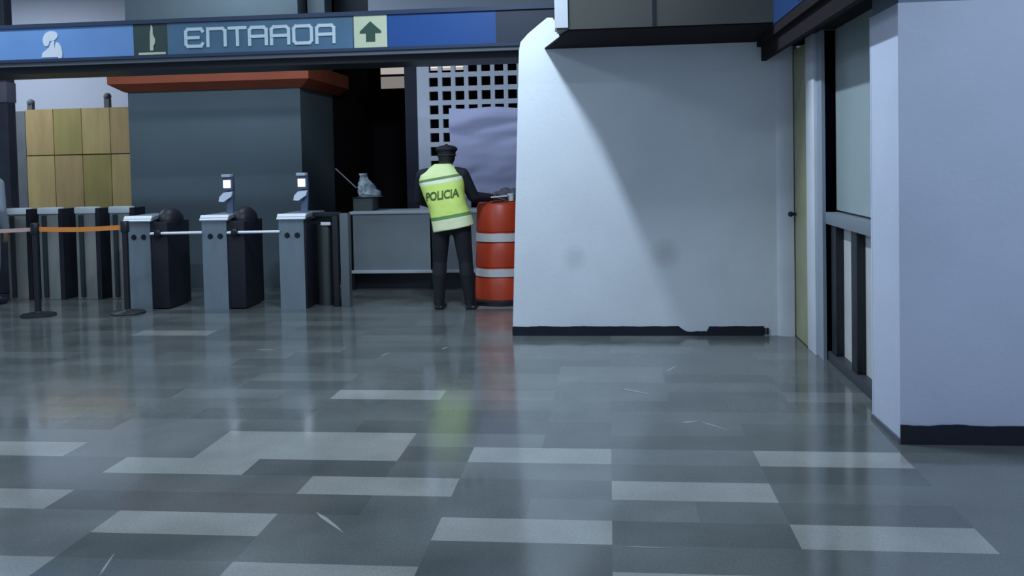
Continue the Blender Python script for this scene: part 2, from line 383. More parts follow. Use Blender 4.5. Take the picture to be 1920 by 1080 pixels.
# ============================================================ ENTRADA SIGN
YS = 8.6
z0s, z1s = 2.60, 2.965
sg = thing('entrance_sign', (-3.2, YS, 2.52), 'long blue hanging sign reading ENTRADA with white letters and an upward arrow', 'sign')
def SR(px, py, dy=0.): p = PY(px, py, YS); return Vector((p.x+3.2, dy, p.z-2.52))
XL, XR = -6.6+3.2, PY(1040, 40, YS).x+3.2
bxo('housing', (XL, .012, .085), (XR, .22, .445), M_navy, sg)
bxo('top_frame', (XL, -.02, .415), (XR, .22, .455), M_navy, sg)
bxo('bottom_frame', (XL, -.02, .075), (XR, .22, .105), M_navy, sg)
bxo('soffit_strip', (XL, .0, .035), (XR, .30, .075), mat('grey_soffit', (.10, .11, .13), .5), sg)
bxo('beam', (XL, .08, -.03), (XR, .60, .035), M_black, sg)
def panel(name, a, b, m, dy=0.): return bxo(name, (SR(a, 70).x, dy, .105), (SR(b, 70).x, .012, .415), m, sg)
lbp_ = panel('light_blue_panel', -40, 250, mat('sky_blue_film', (.15, .29, .56), .4, var=.1, scale=1.2))
slate_ = panel('slate_panel', 314, 662, mat('slate_blue_film', (.07, .15, .23), .4, var=.15, scale=2))
panel('blue_panel', 726, 930, mat('royal_blue_film', (.012, .068, .25), .4))
panel('dark_panel', 930, 1040, mat('dead_panel', (.015, .022, .045), .5))
picp_ = panel('picture_panel', 250, 314, mat('green_black_film', (.025, .05, .045), .5))
arrp_ = panel('arrow_panel', 664, 726, mat('cream_film', (.58, .62, .42), .4), -.006)
# arrow
ac = SR(695, 60); s = ac
def arrow(b):
    pts = [(0, .095), (.105, .0), (.105, -.02), (.045, -.02), (.045, -.10), (-.045, -.10), (-.045, -.02), (-.105, -.02), (-.105, 0)]
    prism(b, [(s.x+x, -.010, .262+z) for x, z in pts], (0, .004, 0))
one('arrow', arrow, mat('arrow_green', (.03, .075, .05), .5), arrp_, False)
# letters as strokes
M_let = mat('letter_white', (.56, .66, .70), .45)
def letter(x0, x1, strokes, yb, yt):
    """strokes in unit square, y up"""
    A, B = SR(x0, yb), SR(x1, yt-.0)
    zb = SR((x0+x1)/2, yb).z; zt = SR((x0+x1)/2, yt).z; T = .0155
    wu, hu = B.x-A.x, zt-zb
    cnt = [0]
    def f(b):
        for st in strokes:
            for i in range(len(st)-1):
                p = Vector((A.x+T+st[i][0]*(wu-2*T), 0, zb+T+st[i][1]*(hu-2*T))); q = Vector((A.x+T+st[i+1][0]*(wu-2*T), 0, zb+T+st[i+1][1]*(hu-2*T)))
                dd = (q-p).normalized(); nn = Vector((-dd.z, 0, dd.x))*T; e = dd*T*.8
                cnt[0] += 1; prism(b, [Vector((v.x, -.010-.0006*cnt[0], v.z)) for v in (p-e-nn, q+e-nn, q+e+nn, p-e+nn)], (0, .010, 0))
    one('letter', f, M_let, slate_, False)
cE = [[(1, .86), (.9, 1), (.12, 1), (0, .86), (0, .14), (.12, 0), (.9, 0), (1, .14)], [(0, .5), (.75, .5)]]
cN = [[(0, 0), (0, 1), (.85, 1), (1, .86), (1, 0)]]
cT = [[(0, 1), (1, 1)], [(.5, 1), (.5, 0)]]
cA = [[(0, 0), (0, .86), (.14, 1), (.86, 1), (1, .86), (1, 0)], [(0, .48), (1, .48)]]
cO = [[(.12, 0), (0, .14), (0, .86), (.12, 1), (.88, 1), (1, .86), (1, .14), (.88, 0), (.12, 0)]]
for (a, b, c) in ((347, 383, cE), (388, 425, cN), (428, 463, cT), (466, 502, cA), (507, 544, cA), (549, 587, cO), (592, 629, cA)):
    yb = 90-(a-347)*.030; yt = 52-(a-347)*.030
    letter(a, b, c, yb, yt)
# pictograms
def picto(b):
    c = SR(97, 84); cn = [0]
    def blob(cx, cz, rx, rz, rot=0):
        pts = []
        for k in range(20):
            a = 2*math.pi*k/20; x, z = rx*math.cos(a), rz*math.sin(a)
            pts.append((c.x+cx+x*math.cos(rot)-z*math.sin(rot), -.006, c.z+cz+x*math.sin(rot)+z*math.cos(rot)))
        cn[0] += 1; prism(b, [(x_, y_-.001*cn[0], z_) for x_, y_, z_ in pts], (0, .008, 0))
    blob(-.005, .085, .075, .05, .15); blob(-.055, .045, .035, .06)
    prism(b, [(c.x+x, -.007, c.z+z) for x, z in ((-.11, -.125), (-.10, -.08), (-.03, -.03), (.0, .03), (.03, .04), (.03, -.02), (.06, -.125))], (0, .009, 0))
    blob(.075, -.06, .035, .085, .2)
one('pictogram', picto, mat('pictogram_white', (.72, .74, .78), .5), lbp_, False)
def monument(b):
    c = SR(285, 74)
    prism(b, [(c.x+x, -.006, c.z+z) for x, z in ((-.022, -.11), (-.018, .05), (-.004, .145), (.012, .12), (.012, .05), (.035, .0), (.03, -.04), (.012, -.07), (.015, -.11))], (0, .008, 0))
    prism(b, [(c.x+x, -.007, c.z+z) for x, z in ((-.14, -.150), (-.14, -.128), (.14, -.128), (.14, -.150))], (0, .009, 0))
one('pictogram', monument, mat('pictogram_cream', (.55, .56, .42), .5), picp_, False)
for a, bb in (((236, 118), (290, 128)), ((318, 116), (360, 126)), ((398, 112), (470, 122)), ((450, 110), (505, 118)), ((615, 106), (660, 118))):
    p, q = PY(*a, 8.72), PY(*bb, 9.2)
    one('slanted_rod', lambda b: tube(b, (p.x+3.2, .10, p.z-2.52-.03), (q.x+3.2, .62, q.z-2.52-.02), .011, n=8), mat('slanted_rod_grey', (.30, .30, .32), .5), sg)  # thin grey rods slanting back beneath the sign
# column holding the sign at the left edge of the frame
px_ = PY(14, 200, 10.4).x
cl = thing('support_column', (px_-.2, 10.5, 0), 'dark column behind the left end of the blue sign', 'column')
bxo('shaft', (-.2, -.10, 0), (.2, .06, CEIL), mat('column_dark', (.035, .038, .055), .5, var=.3, scale=3), cl, .02)
bxo('capital', (-.22, -.12, 2.35), (.205, .07, 2.60), mat('column_grey', (.12, .12, .15), .5), cl, .01)

# ============================================================ HOARDING FAR LEFT
YH = 13.6
hz = PY(150, 203, YH).z
hx0, hx1 = PY(50, 300, YH).x, PY(262, 300, YH).x
hb = thing('site_hoarding', ((hx0+hx1)/2, YH, 0), 'tall tan plywood hoarding standing before the far lavender wall', 'hoarding')
M_ply = [mat('plywood_%d' % k, c, .7, var=.12, scale=2.2, stretch=(3, 1, .6)) for k, c in enumerate(((.62, .44, .18), (.56, .37, .16), (.47, .36, .12)))]
nb = 4; wdt = (hx1-hx0)/nb
for k in range(nb):
    x0 = -(hx1-hx0)/2+k*wdt
    bxo('board', (x0+.006, 0, 0), (x0+wdt-.006, .03, PY(150, 290, YH).z-.01), M_ply[k % 3], hb)
    bxo('board', (x0+.006, 0, PY(150, 290, YH).z+.01), (x0+wdt-.006, .03, hz), M_ply[(k+1) % 3], hb)
bxo('rail', (-(hx1-hx0)/2, .03, PY(150, 290, YH).z-.06), ((hx1-hx0)/2, .07, PY(150, 290, YH).z+.06), mat('rail_wood', (.24, .19, .09), .7), hb)
for px, top in ((50, 192), (195, 180)):
    x = PY(px, 200, YH).x-(hx0+hx1)/2; zt = PY(px, top, YH).z
    one('post', lambda b: (box(b, (x-.04, .07, 0), (x+.04, .15, zt)), ball(b, (x, .11, zt), .06, n=12)), mat('grey_post', (.13, .13, .13), .6), hb)
gx0 = PY(10, 300, YH).x
gp = thing('grey_panel_wall', ((gx0+hx0)/2-.5, YH+.01, 0), 'dull grey panel standing left of the tan hoarding', 'panel')
bxo('sheet', ((gx0-hx0)/2-.5, 0, 0), ((hx0-gx0)/2+.49, .03, hz-.02), mat('dull_grey_sheet', (.19, .19, .20), .7, var=.1), gp)
bxo('rail', ((gx0-hx0)/2-.5, .03, 1.2), ((hx0-gx0)/2+.49, .06, 1.3), mat('dull_grey_sheet2', (.12, .12, .13), .7), gp)

# ============================================================ TURNSTILES
M_body = mat('turnstile_steel', (.26, .31, .34), .38, .55, var=.08, scale=2, stretch=(6, 6, 1))
M_blk_side = mat('black_side_panel', (.010, .010, .018), .5)
def make_turnstile(label, reader=True, arm=True, wide=True):
    t = thing('turnstile', (0, 0, 0), label, 'turnstile', group='entrance turnstiles')
    W, D, Hh = .29, .62, .93
    def cab(b):
        pr = [(0, 0), (D, 0), (D, .96), (.12, .96), (.0, .945)]
        prism(b, [(-W/2, y, z) for y, z in pr], (W-.02, 0, 0))
    c = one('cabinet', cab, M_body, t, False)
    bxo('side_panel', (W/2-.02, .012, .01), (W/2+(.17 if wide else 0), D-.1, .93), M_blk_side, t, .01)
    one('lid', lambda b: prism(b, [(-W/2-.006, y, z) for y, z in ((-.02, .940), (-.024, .972), (.10, .998), (D+.01, .998), (D+.01, .962), (.12, .962), (0, .945))], (W+.012, 0, 0)), mat('lid_steel', (.35, .38, .42), .4, .4), t, False)
    one('front_edge', lambda b: prism(b, [(-W/2-.008, y, z) for y, z in ((-.024, .940), (-.038, .950), (.004, 1.002), (.02, .998))], (W+.016, 0, 0)), M_bright, t, False)
    if wide: one('rear_hood', lambda b: ball(b, (W/2+.06, D*.5, .93), .13, (.95, 1.5, 1.1)), M_blk_side, t)
    for sx in (-.055, .055):
        one('coin_slot', lambda b: (tube(b, (sx, .004, .775), (sx, -.010, .775), .033, .026), box(b, (sx-.006, -.018, .765), (sx+.006, 0, .80))), M_black, t)
    bxo('label_plate', (-.02, -.004, .76), (.02, 0, .80), M_steel, t)
    # tripod
    hx = W/2+.08
    if wide: one('hub', lambda b: (tube(b, (hx+.0, .05, .815), (hx+.0, -.03, .815), .05, .042), ball(b, (hx+.0, -.03, .815), .04, (1, .5, 1))), M_dark, t)
    if arm:
        for e in ((hx+.475, -.02, .818), (hx-.075, -.02, .812)):
            one('arm', lambda b: (tube(b, (hx+(.02 if e[0] > hx else -.02), -.02, .815), e, .015), ball(b, e, .0155, n=12)), M_bright, t)
    bxo('floor_bar', (-W/2-.17, .42, .17), (-W/2+.005, .46, .20), M_dark, t)
    bxo('plinth', (-W/2+.005, .01, 0), (W/2-.005, D-.01, .03), M_dark, t)
    if reader:
        yo = .32
        rp_ = one('reader_post', lambda b: (prism(b, [(-.02, yo+y, z) for y, z in ((.03, .98), (.06, .98), (.11, 1.28), (.09, 1.41), (-.01, 1.425), (-.01, 1.40), (.06, 1.38), (.07, 1.28))], (.07, 0, 0))), mat('reader_blue_grey', (.10, .13, .22), .4), t, False)
        bxo('reader_cap', (-.045, yo-.03, 1.395), (.055, yo+.06, 1.425), mat('reader_pale', (.62, .68, .78), .4), rp_, .006)
        bxo('screen', (-.045, yo+.02, 1.275), (.035, yo+.035, 1.36), mat('lit_screen', (.85, .93, 1), .4, emit=1.5), rp_, .004)
        bxo('screen_housing', (-.055, yo+.035, 1.25), (.055, yo+.075, 1.39), mat('reader_blue_grey', (.1, .13, .22)), rp_, .006)
        def pad(b): prism(b, [(x, yo-.02+ (z-1.13)*.3, z) for x, z in ((-.085, 1.13), (-.03, 1.125), (.05, 1.18), (.06, 1.235), (-.04, 1.225), (-.08, 1.18))], (0, .03, 0))
        one('card_pad', pad, mat('reader_pale', (.62, .68, .78)), rp_, False)
    return t
TX = [PY(265, 580, 9.17).x, PY(408, 580, 9.17).x, PY(552, 580, 9.17).x]
tl = ['steel turnstile nearest the orange belt barrier, without a lit screen', 'middle steel turnstile of the three with a small lit screen above it', 'rightmost steel turnstile with a lit screen, beside the dark gate rail']
ts = []
for k, x in enumerate(TX):
    t = make_turnstile(tl[k], reader=k > 0, arm=k < 2, wide=k < 2); t.location = (x, 9.17, 0); ts.append(t)

# second row of exit gates at the left
M_exit = mat('exit_gate_grey', (.28, .285, .265), .45, .2, var=.15, scale=3, stretch=(4, 4, .6))
def make_exit():
    t = thing('exit_gate', (0, 0, 0), 'x', 'gate', group='exit gate cabinets behind the orange belt')
    bxo('cabinet', (-.13, 0, .0), (.11, .28, 1.0), M_exit, t, .006)
    bxo('top_cap', (-.135, -.02, 1.0), (.115, .12, 1.075), mat('pale_cap', (.78, .84, .85), .3), t, .012)
    bxo('side_panel', (.11, .0, .0), (.165, .26, 1.06), M_blk_side, t)
    bxo('slot_post', (-.075, -.035, .03), (-.03, 0, .985), mat('slot_green_black', (.02, .03, .035), .5), t, .004)
    return t
e0 = make_exit()
el = ['exit gate cabinet at the far left, nearest the dark column', 'second exit gate cabinet from the left, just right of the black belt post',
      'third exit gate cabinet from the left, behind the middle of the orange belt', 'exit gate cabinet nearest the steel turnstiles']
for k, px in enumerate((38, 98, 167, 231)):
    e = e0 if k == 0 else copy_tree(e0)
    e.location = (PY(px, 560, 9.9).x, 9.9, 0); e['label'] = el[k]

# belt stanchions
def make_stanchion():
    t = thing('belt_stanchion', (0, 0, 0), 'x', 'stanchion', group='belt barrier posts')
    one('base', lambda b: lathe(b, [(.175, 0), (.175, .012), (.16, .022), (.05, .032), (.03, .05)]), M_black, t)
    one('post', lambda b: tube(b, (0, 0, .03), (0, 0, .86), .031), M_black, t)
    one('belt_head', lambda b: lathe(b, [(.04, .85), (.043, .86), (.043, .955), (.036, .965)], n=24), M_black, t)
    return t
s0 = make_stanchion(); s0.location = G(72, 592); s0['label'] = 'black belt post standing left, in front of the exit gates'
s1 = copy_tree(s0); s1.location = G(242, 583); s1['label'] = 'black belt post standing against the first steel turnstile'
s1.location = (PY(240, 590, 8.93).x, 8.93, 0)
s2 = copy_tree(s0); s2.location = (-6.80, 8.75, 0); s2['label'] = 'black belt post farthest left, in front of the grey jacketed person'
A, B = s0.location, s1.location
def strip(a, b, z, h=.048):
    def f(q):
        a_, b_ = Vector(a), Vector(b); n = Vector((-(b_-a_).y, (b_-a_).x, 0)).normalized()*.0025
        N = 12; rows = []
        for k in range(N+1):
            p = a_.lerp(b_, k/N); sag = -.012*math.sin(math.pi*k/N)
            rows.append([q.verts.new((p+sgn*n)+Vector((0, 0, z+sag+dz))) for sgn, dz in ((-1, -h/2), (1, -h/2), (1, h/2), (-1, h/2))])
        for k in range(N):
            for j in range(4): q.faces.new((rows[k][j], rows[k+1][j], rows[k+1][(j+1) % 4], rows[k][(j+1) % 4]))
        q.faces.new(rows[0][::-1]); q.faces.new(rows[-1])
    return f
dv = (B-A).normalized()*.043
Av, Bv = Vector((A.x, A.y, 0)), Vector((B.x, B.y, 0))
tag(one('barrier_belt', strip(Av+dv, Bv-dv, .90), M_belt), 'orange belt stretched between the two black posts', 'belt')
lft = Vector((-6.75, 8.75, 0)); dv2 = (Av-lft).normalized()*.043
tag(one('barrier_belt', strip(lft, Av-dv2, .90, .04), mat('faded_pink_webbing', (.62, .42, .38), .7)), 'faded pinkish belt running left from the left black post', 'belt')

# gate right of the third turnstile
gt = thing('side_gate', (-2.95, 9.4, 0), 'dark gate rail with a dull steel drum right of the last turnstile', 'gate')
def gx(px, Y): return PY(px, 480, Y).x+2.95
bxo('top_rail', (gx(589, 9.4), -.02, .955), (gx(640, 9.4), .06, 1.0), M_dark, gt, .004)
bxo('top_plate', (gx(589, 9.4), .06, .90), (gx(636, 9.4), .10, .955), M_black, gt)
one('drum', lambda b: lathe(b, [(.105, 0), (.105, .86), (.10, .875), (.02, .885)], (gx(607, 9.4), .10)), mat('dull_drum', (.07, .08, .075), .35, .6), gt)
bxo('drum_cap', (gx(604, 9.4), -.02, .862), (gx(622, 9.4), .0, .895), M_white, gt)
bxo('black_post', (gx(624, 9.3), -.1, 0), (gx(634, 9.3), -.05, .96), M_black, gt, .004)
bxo('grey_post', (gx(638, 9.3), -.1, 0), (gx(654, 9.3), .0, .99), mat('post_grey', (.16, .18, .19), .4, .4), gt, .006)

# ============================================================ COUNTER WITH BAG
YC = 10.55
cx0, cx1 = PY(657, 460, YC).x, -1.05
ct = thing('security_counter', ((cx0+cx1)/2, YC, 0), 'grey steel panelled counter behind the person in the lime vest', 'counter')
hw = (cx1-cx0)/2
bxo('front_panel', (-hw+.02, 0, .235), (hw, .025, .90), mat('panel_grey', (.29, .33, .35), .45, .3, var=.06, scale=2), ct)
bxo('top_edge', (-hw, -.02, .905), (hw, .55, .94), mat('pale_edge', (.56, .60, .64), .4), ct, .006)
bxo('bottom_edge', (-hw, -.02, .20), (hw, .04, .235), mat('pale_edge', (.5, .54, .58)), ct, .004)
for x in (-hw, -.05, hw-.05): bxo('leg', (x, 0, 0), (x+.04, .5, .90), M_dark, ct, .004)
bxo('kick_board', (-hw+.04, .12, 0), (hw, .14, .19), M_black, ct)
sx = PY(680, 380, YC+.1).x
sc = thing('small_cabinet', (sx, YC+.1, .94), 'small dull grey cabinet on the left end of the counter', 'cabinet')
bxo('body', (-.12, 0, 0), (.12, .3, .155), mat('dull_greenish', (.10, .12, .11), .5), sc, .01)
bxo('lid', (-.13, -.01, .155), (.13, .31, .165), M_dark, sc, .003)
def bag(b):
    bmesh.ops.create_icosphere(b, subdivisions=4, radius=1)
    for v in b.verts:
        c = v.co.copy(); h = (c.z+1)/2
        r = (1-h)**.75*1.0+.06*math.sin(h*9)**2 if h < .86 else .25+.9*(h-.86)
        dd = Vector((c.x, c.y, 0)); dd = dd.normalized() if dd.length > 1e-4 else dd
        nn = 1+.35*noise.noise(c*3.1)+.2*noise.noise(c*7)
        v.co = Vector((dd.x*r*.145*nn + .05*(1-h)-.03*h, dd.y*r*.11*nn, h*.285+.01*noise.noise(c*5)))
tag(obj('plastic_bag', (lambda b: (bag(b), b)[1])(bmesh.new()), mat('pale_plastic_film', (.42, .50, .54), .35, var=.2, scale=12), smooth='all'),
    'crumpled pale plastic bag on the small cabinet with a thin rod stuck in it', 'bag').location = (sx, YC+.25, 1.10+.006)
bagO = bpy.data.objects['plastic_bag']
rp, rq = PY(630, 317, 10.9)-bagO.location, PY(668, 352, 10.75)-bagO.location
one('thin_rod', lambda b: (tube(b, rp, rq, .008, n=8), ball(b, rp, .011, n=8)), mat('rod_grey', (.22, .24, .25), .5), bagO)

# ============================================================ LATTICE SCREEN AND SHEET
def lattice(b):
    x1 = .15; top, bot = 2.86, .0; X0 = lx0
    c0 = PY(812, 128, YL); px_, pz_ = (PY(960, 128, YL).x-c0.x)/6, (PY(812, 128, YL).z-PY(812, 284, YL).z)/6
    ho, vo = .112, .112
    xs = []; x = c0.x-ho/2
    while x+ho < x1: xs.append((x, x+ho)); x += px_
    zs = []; z = c0.z+vo/2
    while z-vo > .3: zs.append((z-vo, z)); z -= pz_
    cur = X0
    for a, bb in xs: box(b, (cur, 0, bot), (a, .06, top)); cur = bb
    box(b, (cur, 0, bot), (x1, .06, top))
    for a, bb in xs:
        cz = top
        for lo, hi in zs: box(b, (a, .001, hi), (bb, .059, cz)); cz = lo
        box(b, (a, .001, bot), (bb, .059, cz))
    return
bml = bmesh.new(); lattice(bml)
for v in bml.verts: v.co.x -= lx0
lt = obj('lattice_screen', bml, mat('lattice_paint', (.66, .69, .78), .6, var=.04))
lt.location = (lx0, YL, 0)
tag(lt, 'pale grey lattice screen with rows of square holes behind the counter', 'screen')
# sheet
def sheet(b):
    NX, NZ = 46, 44; tl_, tr_ = (842, 204), (990, 198)
    V = []
    for i in range(NX+1):
        u = i/NX; col = []
        px = 842+(1000-842)*u
        ytop = 203-2*u+1.5*math.sin(u*9)
        ybot = 368+2*math.sin(u*7) if u < .25 else 368-(u-.25)*22+2*math.sin(u*14)
        for j in range(NZ+1):
            v = j/NZ; py = ytop+(ybot-ytop)*v
            p = PY(px+6*v*(1-u), py, YL-.05)
            sag = -.01-.06*abs(math.sin(v*9+u*2))*math.exp(-((v-.13)/.14)**2)+.02*math.sin(v*16+u*3.0+1.2*math.sin(u*5))*math.exp(-((v-.12)/.16)**2)+.022*noise.noise(Vector((u*3, v*9, 1)))+.02*noise.noise(Vector((u*2, v*3, 5)))
            col.append(b.verts.new((p.x, p.y+sag, p.z)))
        V.append(col)
    for i in range(NX):
        for j in range(NZ): b.faces.new((V[i][j], V[i+1][j], V[i+1][j+1], V[i][j+1]))
bms = bmesh.new(); sheet(bms)
so = obj('hanging_sheet', bms, mat('lavender_cloth', (.66, .66, .93), .8, bump=.1, bscale=20), smooth='all')
md = so.modifiers.new('thick', 'SOLIDIFY'); md.thickness = .004
tag(so, 'lavender cloth sheet with horizontal folds hanging over the lattice screen', 'sheet')

# ============================================================ BARREL
BX, BY = PY(941, 500, 9.6).x, 9.6
br = thing('traffic_barrel', (BX, BY, 0), 'orange and white striped traffic barrel beside the white wall', 'barrel')
RB = .295
def seg(z0, z1, n=6, grow=0.):
    return lambda b: lathe(b, [(RB-.035*z0/1.1+grow, z0), (RB-.035*z1/1.1+grow, z1)], n=48)
zz = [.0, .295, .385, .655, .755, 1.0]
one('base', lambda b: lathe(b, [(.335, 0), (.335, .045), (.30, .06)], n=48), M_black, br)
def shell(b):
    pr = [(RB, .05)]
    for a, c in ((.05, .29), (.29, .39), (.39, .655), (.655, .76), (.76, 1.04)):
        r0 = RB-.04*a; r1 = RB-.04*c
        pr += [(r0, a+.012), (r1, c-.012), (r1-.01, c)]
    pr += [(.24, 1.065), (.20, 1.08), (.05, 1.085)]
    lathe(b, pr, n=48)
one('shell', shell, M_orange, br)
for a, c in ((.30, .38), (.665, .75)):
    one('white_band', lambda b: lathe(b, [(RB-.04*a+.004, a), (RB-.04*c+.004, c)], n=48), mat('band_white', (.68, .66, .66), .5), br)
one('handle', lambda b: (box(b, (-.09, -.02, 1.075), (-.06, .02, 1.12), .004), box(b, (.06, -.02, 1.075), (.09, .02, 1.12), .004), box(b, (-.09, -.02, 1.10), (.09, .02, 1.125), .006)), M_black, br)
cp = PY(958, 368, 9.45)
tag(one('white_cup', lambda b: lathe(b, [(.028, 0), (.034, .03), (.038, .075), (.040, .078), (.036, .072), (.03, .01)], n=24), M_white), 'white cup standing on the orange barrel', 'cup').location = (cp.x, 9.46, 1.086)
pp = PY(918, 366, 9.4)

# ============================================================ PEOPLE
def capsule(b, p, q, r0, r1, sx=1.0, n=16):
    """closed tapered limb with round ends"""
    p, q = Vector(p), Vector(q); d = q-p
    tube(b, p, q, r0, r1, n); ball(b, p, r0*1.0, n=n); ball(b, q, r1*1.0, n=n)
def solid(name, bm, m, parent, vox=.009, smooth=6, inflate=0.):
    o = obj(name, bm, m, parent, 'all')
    md = o.modifiers.new('union', 'REMESH'); md.mode = 'VOXEL'; md.voxel_size = vox; md.use_smooth_shade = True
    ms = o.modifiers.new('soft', 'SMOOTH'); ms.factor = .5; ms.iterations = smooth
    dg = bpy.context.evaluated_depsgraph_get(); me = bpy.data.meshes.new_from_object(o.evaluated_get(dg))
    o.modifiers.clear(); old = o.data; o.data = me; bpy.data.meshes.remove(old)
    for p in me.polygons: p.use_smooth = True
    return o
def hand(b, wrist, d, side, nrm, curl=.5, s=1.0):
    """wrist point, d forward direction, side thumb direction, nrm palm normal"""
    d, side, nrm = Vector(d).normalized(), Vector(side).normalized(), Vector(nrm).normalized(); w_ = Vector(wrist)
    palm = w_+d*.05*s
    m3 = Matrix((side, d, nrm)).transposed()
    ball(b, palm, .045*s, (.9, 1.15, .36), m3, 16)
    for k, ln in enumerate((.072, .080, .074, .058)):
        base = w_+d*.088*s+side*(.030-.020*k)*s
        p = base; dd = d.copy(); a = curl*(.45+.05*k)
        for j, f in enumerate((.45, .32, .23)):
            dd = (dd*math.cos(a)+nrm*math.sin(a)).normalized() if j else (d*math.cos(a*.5)+nrm*math.sin(a*.5)).normalized()
            q = p+dd*ln*f*s; capsule(b, p, q, .0088*s, .0078*s, n=10); p = q
            nn = nrm
    p = w_+d*.03*s+side*.032*s; q = p+(side*.7+d*.7).normalized()*.035*s; capsule(b, p, q, .012*s, .010*s, n=10)
    r2 = q+(d*.85+side*.25+nrm*.3).normalized()*.03*s; capsule(b, q, r2, .010*s, .008*s, n=10)

M_skin = mat('skin', (.30, .17, .11), .55, var=.06, scale=8)
M_cloth = mat('black_uniform_cloth', (.012, .013, .020), .8, bump=.2, bscale=25)
M_troud = mat('black_trouser_cloth', (.010, .010, .016), .8, bump=.2, bscale=18)

# --- guard seen from behind, leaning over the barrel. local origin between the feet, facing +Y
gd = thing('person', (0, 0, 0), 'person in lime safety vest and black cap, back turned, leaning towards the orange barrel', 'person')
gc = (G(827, 580)+G(886, 580))/2
gd.location = (gc.x-.03, gc.y+.0, 0)
# joints
LF, RF = Vector((-.155, 0, 0)), Vector((.155, .0, 0))
hipC = Vector((-.015, .03, .90)); LHp, RHp = hipC+Vector((-.10, 0, 0)), hipC+Vector((.10, 0, 0))
LKn, RKn = Vector((-.145, .06, .49)), Vector((.125, .05, .49))
LAn, RAn = Vector((-.155, .03, .09)), Vector((.165, .03, .09))
chest = Vector((-.11, .09, 1.25)); neck = Vector((-.105, .16, 1.44)); head = Vector((-.075, .215, 1.555))
LS, RS = Vector((-.31, .10, 1.37)), Vector((.10, .12, 1.375))
LE, RE = Vector((-.37, .22, 1.12)), Vector((.20, .20, 1.14))
LW, RW = Vector((-.19, .40, 1.03)), Vector((.36, .34, 1.125))
def torso(b, k=0.):
    ball(b, hipC+Vector((0, 0, .02)), 1, (.165+k, .115+k, .13+k))
    ball(b, Vector((-.035, .05, 1.06)), 1, (.145+k, .105+k, .16))
    ball(b, chest, 1, (.175+k, .115+k, .19+k))
    capsule(b, LS+Vector((.05, 0, .0)), RS-Vector((.05, 0, .0)), .07+k, .07+k)
def arms(b, k=0., upto=1.0):
    for S, E_, W_ in ((LS, LE, LW), (RS, RE, RW)):
        capsule(b, S, E_, .058+k, .046+k); capsule(b, E_, E_.lerp(W_, upto), .045+k, .030+k)
def legs(b, k=0., z=.0):
    for h, kn, an in ((LHp, LKn, LAn), (RHp, RKn, RAn)):
        capsule(b, h, kn, .088+k, .058+k); mid = kn.lerp(an, .35)+Vector((0, -.015, 0))
        capsule(b, kn, mid, .056+k, .058+k); capsule(b, mid, an, .056+k, .038+k)
bb = bmesh.new()
torso(bb); arms(bb); legs(bb)
capsule(bb, neck-Vector((0, .02, .05)), head-Vector((0, 0, .04)), .058, .055)
ball(bb, head+Vector((0, .0, .02)), 1, (.076, .094, .105)); ball(bb, head+Vector((0, .045, -.045)), 1, (.055, .055, .06))
ball(bb, head+Vector((0, .108, -.01)), .014, (1, 1.2, 1.6)); ball(bb, head+Vector((0, .094, -.055)), .022, (1.3, .5, .4))
for s_ in (-1, 1):
    ball(bb, head+Vector((s_*.078, .0, -.005)), .022, (.4, .8, 1.3)); ball(bb, head+Vector((s_*.03, .09, .02)), .013)
for an in (LAn, RAn): capsule(bb, an, an+Vector((0, .12, -.045)), .04, .03)
hand(bb, LW, (.45, .75, -.35), (.75, -.5, .1), (0, -.3, -1), .5)
hand(bb, RW, (.95, .25, -.15), (-.1, .95, .1), (-.1, 0, -1), .45)
solid('body', bb, M_skin, gd, .0065, 4)
b1 = bmesh.new(); torso(b1, .012); arms(b1, .014, .93); capsule(b1, neck-Vector((0, .02, .06)), neck+Vector((0, .01, .02)), .068, .066)
solid('shirt', b1, M_cloth, gd)
b2 = bmesh.new(); legs(b2, .018); ball(b2, hipC+Vector((0, 0, .0)), 1, (.185, .135, .14))
solid('trousers', b2, M_troud, gd)
for an in (LAn, RAn):
    b3 = bmesh.new(); sgn = -1 if an is LAn else 1
    capsule(b3, an+Vector((0, 0, .08)), an+Vector((0, 0, -.02)), .056, .056)
    capsule(b3, an+Vector((0, -.01, -.045)), an+Vector((sgn*.03, .17, -.055)), .046, .038); box(b3, an+Vector((-.045, -.055, -.09)), an+Vector((.045+max(0, sgn*.02), .20, -.055)), .012)
    solid('boot', b3, M_black, gd, .008, 3)
# vest with reflective bands (bands follow height on the leaning back)
mv = bpy.data.materials.new('lime_vest'); mv.use_nodes = True; nt = mv.node_tree; pb = nt.nodes['Principled BSDF']
tc = nt.nodes.new('ShaderNodeTexCoord'); sp = nt.nodes.new('ShaderNodeSeparateXYZ'); nt.links.new(tc.outputs['Object'], sp.inputs[0])
sk = nt.nodes.new('ShaderNodeMath'); sk.operation = 'MULTIPLY_ADD'; sk.inputs[1].default_value = -.16
nt.links.new(sp.outputs['X'], sk.inputs[0]); nt.links.new(sp.outputs['Z'], sk.inputs[2])
mr = nt.nodes.new('ShaderNodeMapRange'); mr.inputs[1].default_value = .80; mr.inputs[2].default_value = 1.50; nt.links.new(sk.outputs[0], mr.inputs[0])
cr = nt.nodes.new('ShaderNodeValToRGB'); cr.color_ramp.interpolation = 'CONSTANT'
def fz(z): return (z-.80)/.70
LIME = (.78, .97, .22, 1)
stops = [(0, (.92, .95, .58, 1)), (fz(.935), (.16, .34, .10, 1)), (fz(.972), LIME), (fz(1.31), (.93, .98, .72, 1)), (fz(1.345), (.15, .30, .07, 1)), (fz(1.372), (.86, .98, .45, 1))]
while len(cr.color_ramp.elements) < len(stops): cr.color_ramp.elements.new(.5)
for e, (p_, c_) in zip(cr.color_ramp.elements, stops): e.position = p_
for e, (p_, c_) in zip(cr.color_ramp.elements, stops): e.color = c_
